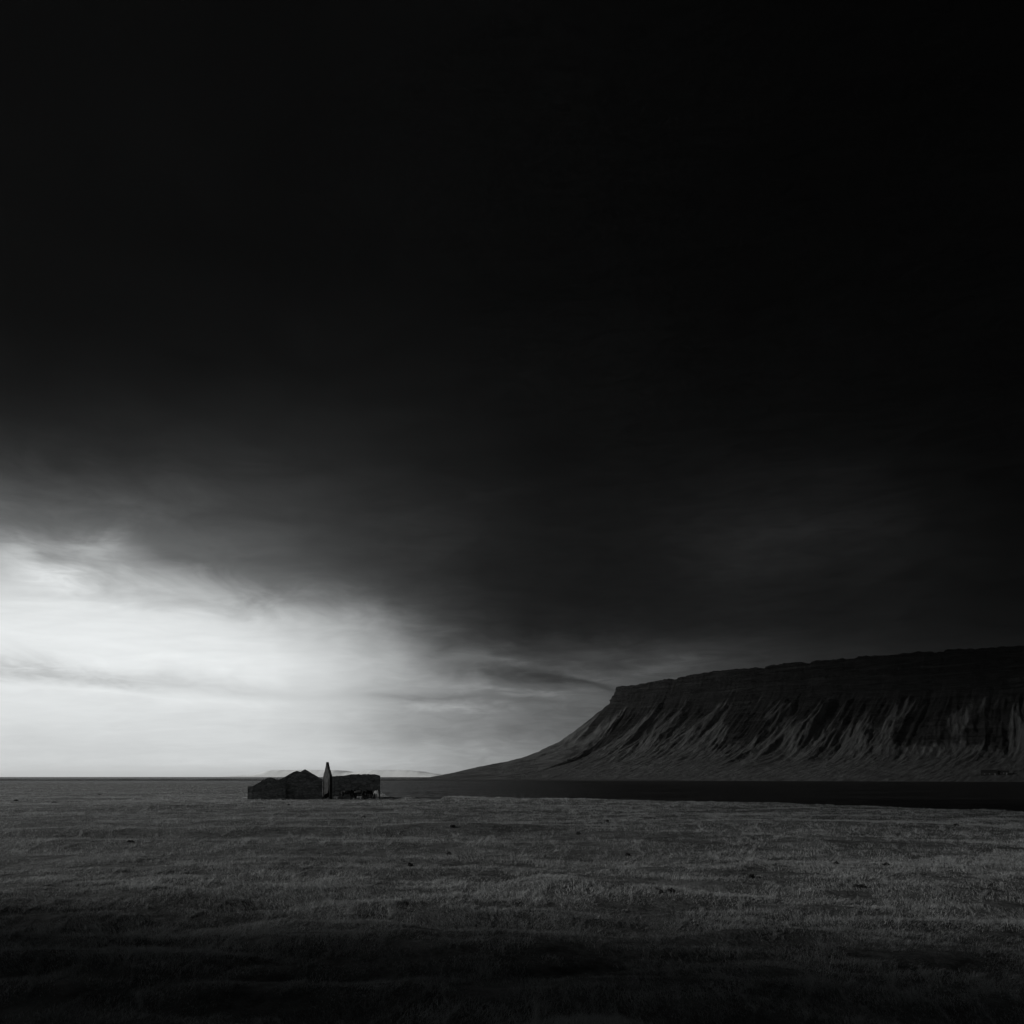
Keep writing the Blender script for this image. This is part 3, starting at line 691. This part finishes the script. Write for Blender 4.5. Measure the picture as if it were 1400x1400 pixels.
for o_ in list(col.objects):
    if 'origin' in o_.keys(): del o_['origin']

# ------------------------------------------------------------------ clouds added out of view to cast shade
def make_shade_cloud(cx, cy, cz, rx_, ry_, rz_, seed, label):
    n, k = 120, 60
    th = np.linspace(0, 2 * np.pi, n, endpoint=False); ph = np.linspace(.02, np.pi - .02, k)
    T_, P_ = np.meshgrid(th, ph)
    nx, ny, nz = np.cos(T_) * np.sin(P_), np.sin(T_) * np.sin(P_), np.cos(P_)
    d = 1 + .16 * fbm(nx * 2.1 + nz, ny * 2.1 + nz * .7, 4, seed) * np.sin(P_)
    V = np.stack([cx + nx * d * rx_, cy + ny * d * ry_, cz + nz * np.where(nz > 0, 1.2 * d, .45) * rz_], -1).reshape(-1, 3)
    me = grid_mesh('shade_cloud', V, k, n, closed=True)
    tag(link('shade_cloud', me, M['shade_cloud']), label, 'shade_cloud', kind='stuff')
for (px_, py_, rx_, ry_, sd_) in ((1130, 1080, 520, 500, 5), (790, 300, 640, 560, 9)):  # added shade casters, one for the mountain, one for the field
    tt = (900 - 60) / D.z
    make_shade_cloud(px_ + D.x * tt, py_ + D.y * tt, 900, rx_, ry_, 110, sd_, 'unseen stratus bank added beyond the left edge to shade mountain and field')

tt = (112 - 2) / D.z  # lower shade caster, added to dim the right of the field
make_shade_cloud(146 + D.x * tt, 44 + D.y * tt, 112, 155, 102, 15, 14, 'unseen shred of stratus added to shade the right of the field')

# ------------------------------------------------------------------ horses
def skin_body(name, verts, edges, radii, m, parent, levels=2):
    me = bpy.data.meshes.new(name); me.from_pydata([Vector(v) for v in verts], edges, [])
    o = bpy.data.objects.new(name, me); col.objects.link(o); me.materials.append(m)
    sk = o.modifiers.new('skin', 'SKIN'); sk.use_smooth_shade = True; sk.branch_smoothing = .6
    for i, r in enumerate(radii):
        v = me.skin_vertices[0].data[i]; v.radius = r if isinstance(r, tuple) else (r, r)
    me.skin_vertices[0].data[0].use_root = True
    ss = o.modifiers.new('sub', 'SUBSURF'); ss.levels = levels; ss.render_levels = levels
    o.parent = parent
    return o

def make_horse(loc, rz, coat, hair, label, graze=True, scale=1., group=None):
    h = empty('horse', loc, rz); tag(h, label, 'horse', group); h.scale = (scale,) * 3
    V = [(0.0, 0, .98)]; Rr = [(.25, .28)]; E = []
    def chain(start, pts):
        p = start
        for (v, r) in pts:
            V.append(v); Rr.append(r if isinstance(r, tuple) else (r, r)); E.append((p, len(V) - 1)); p = len(V) - 1
        return p
    rump = chain(0, [((-.32, 0, 1.0), (.24, .27)), ((-.58, 0, 1.03), (.22, .25)), ((-.74, 0, .98), (.14, .16))])
    chest = chain(0, [((.3, 0, .96), (.24, .29)), ((.55, 0, 1.0), (.2, .27))])
    if graze:
        chain(chest, [((.80, 0, .92), (.11, .19)), ((.98, 0, .66), (.09, .13)), ((1.10, 0, .46), (.08, .11)), ((1.13, 0, .30), (.085, .12)), ((1.12, 0, .14), (.06, .07)), ((1.11, 0, .07), (.05, .05))])
    else:
        chain(chest, [((.78, 0, 1.16), (.11, .19)), ((.95, 0, 1.36), (.09, .13)), ((1.04, 0, 1.46), (.08, .11)), ((1.18, 0, 1.38), (.085, .12)), ((1.36, 0, 1.24), (.06, .07)), ((1.43, 0, 1.19), (.05, .05))])
    for s in (-1, 1):
        st = .06 * s
        chain(chest, [((.52 + st, .13 * s, .78), (.1, .11)), ((.53 + st, .14 * s, .46), (.055, .055)), ((.53 + st, .14 * s, .42), (.05, .055)), ((.53 + st, .14 * s, .14), .036), ((.56 + st, .14 * s, .07), .045), ((.59 + st, .14 * s, .0), .055)])
        chain(rump - 1, [((-.50 + st, .13 * s, .80), (.13, .16)), ((-.46 + st, .14 * s, .64), (.08, .09)), ((-.66 + st, .14 * s, .45), (.05, .055)), ((-.62 + st, .14 * s, .14), .038), ((-.59 + st, .14 * s, .07), .046), ((-.56 + st, .14 * s, .0), .056)])
    for s in (-1, 1):                                # ears
        base = [i for i, v in enumerate(V) if abs(v[0] - (1.10 if graze else 1.04)) < .001][0]
        tip = (1.02, .07 * s, .52) if graze else (1.0, .07 * s, 1.62)
        chain(base, [(tip, .02)])
    skin_body('body', V, E, Rr, coat, h)
    # mane
    if graze: path = [(.55, 1.29), (.78, 1.13), (.95, .84), (1.10, .60), (1.19, .44)]
    else: path = [(.5, 1.28), (.68, 1.38), (.84, 1.52), (.98, 1.58), (1.1, 1.5)]
    bm = bmesh.new(); pr = None
    for i in range(len(path) * 6 - 5):
        f = i / 6; a = int(min(f, len(path) - 2)); t = f - a
        x = path[a][0] * (1 - t) + path[a + 1][0] * t; z = path[a][1] * (1 - t) + path[a + 1][1] * t
        L = .2 + .06 * math.sin(i * 2.1)
        q = [bm.verts.new((x + (.04 if graze else -.02), .0, z + .05)), bm.verts.new((x - .02, -.12, z - .06)), bm.verts.new((x - .05, -.15, z - L - .05)), bm.verts.new((x - .05, -.10, z - L)), bm.verts.new((x - .02, -.03, z - .05))]
        if pr:
            for k in range(5): bm.faces.new((pr[k], q[k], q[(k + 1) % 5], pr[(k + 1) % 5]))
        else: bm.faces.new(q)
        pr = q
    bm.faces.new(pr[::-1]); bmesh.ops.recalc_face_normals(bm, faces=bm.faces)
    me = bpy.data.meshes.new('mane'); bm.to_mesh(me); bm.free(); link('mane', me, hair, h)
    # tail
    bm = bmesh.new(); rings = []
    for i, (x, z, r) in enumerate([(-.78, 1.12, .03), (-.86, 1.08, .06), (-.90, .9, .085), (-.91, .65, .095), (-.90, .42, .075), (-.88, .24, .02)]):
        rings.append([bm.verts.new((x + r * math.cos(a) * .7, r * math.sin(a), z)) for a in [k * math.tau / 8 for k in range(8)]])
    for a, b in zip(rings, rings[1:]):
        for k in range(8): bm.faces.new((a[k], a[(k + 1) % 8], b[(k + 1) % 8], b[k]))
    bm.faces.new(rings[0]); bm.faces.new(rings[-1][::-1]); bmesh.ops.recalc_face_normals(bm, faces=bm.faces)
    me = bpy.data.meshes.new('tail'); bm.to_mesh(me); bm.free(); link('tail', me, hair, h)
    return h

def at_ground(px, d, dz=0.): 
    x = px2x(px, d); return (x, d, float(ground_z(x, d)) + dz)
make_horse(at_ground(474, 96.0), R(8), M['horse_dark'], M['hair_dark'], 'dark horse grazing side-on before the long ruin wall, nearest the pointed gable', True, 1.0, 'horses grazing by the ruin')
make_horse(at_ground(491.5, 96.4), R(172), M['horse_dark'], M['hair_dark'], 'middle one of the dark horses before the long ruin wall, head lowered to the left', True, 1.0, 'horses grazing by the ruin')
make_horse(at_ground(502.5, 97.6), R(60), M['horse_dark'], M['hair_dark'], 'dark horse half turned away just left of the pale horse', True, .97, 'horses grazing by the ruin')
make_horse(at_ground(514.5, 96.6), R(-62), M['horse_pale'], M['hair_pale'], 'pale grey horse with lowered head at the right corner of the ruin', True, .95, 'horses grazing by the ruin')

# ------------------------------------------------------------------ rocks
def make_rock(loc, sx, sy, sz, seed, label, group=None, name='rock', cat='rock', m='rock'):
    bm = bmesh.new(); bmesh.ops.create_icosphere(bm, subdivisions=3, radius=1)
    g = random.Random(seed); off_ = g.random() * 50
    for v in bm.verts:
        n = v.co.normalized()
        d = 1 + .6 * float(perlin(n.x * 1.6 + off_, n.y * 1.6 + n.z * 1.3, seed)) + .4 * float(perlin(n.x * 4 + off_, n.y * 4 + n.z * 4, seed + 1))
        c = n * d; q = .18
        c = Vector((round(c.x / q) * q * .5 + c.x * .5, round(c.y / q) * q * .5 + c.y * .5, round(c.z / q) * q * .5 + c.z * .5))
        v.co = Vector((c.x * sx, c.y * sy, c.z * sz))
    me = bpy.data.meshes.new(name); bm.to_mesh(me); bm.free()
    o = link(name, me, M[m]); o.location = loc; o.rotation_euler = (0, 0, g.uniform(-.5, .5))
    return tag(o, label, cat, group)

def ground_hit(px, py):
    u = (px - 700) / 1000; v = (1062 - py) / 1000
    d = 4.
    while d < 160:
        if CAMZ + v * d < float(ground_z(u * d, d)): break
        d += .1
    return u * d, d
GR = 'dark stones scattered through the grass field'
rk = [(904, 1222, 7, 4, 'left lump of the largest dark stone pair in the bright grass at lower right'),
      (917, 1221, 11, 7, 'largest jagged dark stone in the open grass, lower right of centre'),
      (1027, 1202, 9, 8, 'upright dark stone alone in the grass between the largest stone and the right edge'),
      (619, 1131, 8, 4, 'flat dark stone in the grass below the dark water, right of the farm'),
      (731, 1110, 5, 3, 'small dark stone close to the shore bank under the low end of the mountain'),
      (830, 1124, 5, 4, 'small round dark stone below the mountain cliff edge'),
      (791, 1141, 6, 4, 'dark stone a little down left of the small round one below the cliff edge'),
      (614, 1169, 8, 3, 'long thin dark stone in mid field, upper of two near each other'),
      (561, 1184, 7, 3, 'thin dark stone in mid field, lower left of the long thin one'),
      (858, 1171, 7, 4, 'dark stone in mid field above the largest jagged stone'),
      (1143, 1182, 7, 3, 'low dark stone in the dim grass right of the upright stone'),
      (1211, 1184, 11, 3, 'long low dark stone in the dim right part of the field'),
      (1176, 1215, 14, 3, 'longest and lowest dark stone in the dim grass at right'),
      (1307, 1129, 6, 3, 'dark stone nearest the right edge, just below the black water'),
      (22, 1095, 5, 2.5, 'dark stone nearest the left edge of the field'),
      (74, 1098, 7, 2.5, 'wider of the two flat dark stones near the left edge'),
      (137, 1087, 4, 2, 'tiny dark stone by the shore bank far left'),
      (178, 1152, 9, 3, 'flat dark stone in the grass below the far left shore, left of the farm'),
      (497, 1118, 5, 4, 'round dark stone in the bright grass straight below the horses'),
      (395, 1101, 4, 2.5, 'little dark stone in the grass just in front of the barns')]
for i, (px, py, w_, h_, lb) in enumerate(rk):
    x, y = ground_hit(px, py); s = y / 1000
    make_rock((x, y, float(ground_z(x, y)) + .03), w_ * s * .42, w_ * s * .5, h_ * s * .42 + .03, 300 + i, lb, GR)

g_ = random.Random(77)
for i in range(9):
    lx, ly = g_.uniform(-3, 13), g_.uniform(99.6, 100.4)
    x, y = FR[0] * lx + FS[0] * ly, FR[1] * lx + FS[1] * ly
    q = g_.uniform(.12, .3)
    make_rock((x, y, float(ground_z(x, y)) + q * .4), q * 1.3, q, q * .9, 500 + i, 'fallen wall stone lying in the grass at the foot of the farm walls', 'fallen wall stones by the farm', 'rubble_stone', 'stone', 'stone')

dg = bpy.context.evaluated_depsgraph_get()
bv = BVHTree.FromObject(mesa, dg)
def mesa_hit(px, py):
    d = Vector(((px - 700) / 1000, 1, (1062 - py) / 1000)).normalized()
    return bv.ray_cast(Vector((0, 0, CAMZ)), d)[0]

def farmhouse(px, py, w_, h_, label):
    p = mesa_hit(px, py)
    if p is None: p = Vector((px2x(px, 790), 790, py2z(py, 790)))
    b = empty('farmhouse', (p.x, p.y, p.z - .6)); tag(b, label, 'farmhouse', 'buildings on the far shore'); b.rotation_euler.z = R(-38)
    def box(name, x0, x1, y0, y1, z0, z1, m, par):
        bm = bmesh.new(); bmesh.ops.create_cube(bm, size=1)
        for v in bm.verts: v.co = Vector(((x0 + x1) / 2 + v.co.x * (x1 - x0), (y0 + y1) / 2 + v.co.y * (y1 - y0), (z0 + z1) / 2 + v.co.z * (z1 - z0)))
        bmesh.ops.bevel(bm, geom=bm.edges[:], offset=.04, segments=1)
        me = bpy.data.meshes.new(name); bm.to_mesh(me); bm.free(); return link(name, me, m, par)
    box('wall', -w_ / 2, w_ / 2, -3.5, 3.5, -1.5, h_ * .62, M['timber'], b)
    bm = bmesh.new(); e = .35; z0 = h_ * .62 + .003
    pts = [(-3.5 - e, z0), (3.5 + e, z0), (3.5 + e, z0 + .15), (0, h_), (-3.5 - e, z0 + .15)]
    r = [[bm.verts.new((sx, y, z)) for y, z in pts] for sx in (-w_ / 2 - .3, w_ / 2 + .3)]
    for k in range(5): bm.faces.new((r[0][k], r[0][(k + 1) % 5], r[1][(k + 1) % 5], r[1][k]))
    bm.faces.new(r[0][::-1]); bm.faces.new(r[1]); bmesh.ops.recalc_face_normals(bm, faces=bm.faces)
    me = bpy.data.meshes.new('roof'); bm.to_mesh(me); bm.free(); link('roof', me, M['timber'], b)
    for k in range(3): box('window', -w_ * .32 + k * w_ * .3, -w_ * .32 + k * w_ * .3 + 1.1, -3.55, -3.44, 1.2, 2.3, M['roof'], b)
    box('door', w_ * .38 - .9, w_ * .38, -3.56, -3.44, -.2, 2.1, M['roof'], b)
farmhouse(1353, 1059.5, 15, 6.2, 'longer dark farmhouse on the far shore under the mountain at the right edge')
farmhouse(1372, 1058.5, 9, 4.6, 'shorter dark farmhouse on the far shore, right of the longer one')


def build_haze():
    bm = bmesh.new(); bmesh.ops.create_cube(bm, size=1)
    for v in bm.verts: v.co = Vector((v.co.x * 42000, v.co.y * 42000, 128 + v.co.z * 264))
    me = bpy.data.meshes.new('haze'); bm.to_mesh(me); bm.free()
    m = bpy.data.materials.new('haze_air'); m.use_nodes = True; n = m.node_tree.nodes; n.clear()
    o = n.new('ShaderNodeOutputMaterial'); p = n.new('ShaderNodeVolumePrincipled'); m.node_tree.links.new(p.outputs[0], o.inputs['Volume'])
    p.inputs['Color'].default_value = (.97, .985, .99, 1); p.inputs['Density'].default_value = HAZE; p.inputs['Anisotropy'].default_value = .45
    tag(link('haze', me, m), 'thin pale haze over the sea and the far tableland', 'haze', kind='stuff')
HAZE = 1.3e-5
build_haze()
# ------------------------------------------------------------------ output
vs = sc.view_settings
vs.view_transform = 'Standard'; vs.look = 'None'; vs.gamma = 1; vs.exposure = 0; vs.use_curve_mapping = False
sc.cycles.max_bounces = 6; sc.cycles.diffuse_bounces = 3; sc.cycles.use_denoising = True
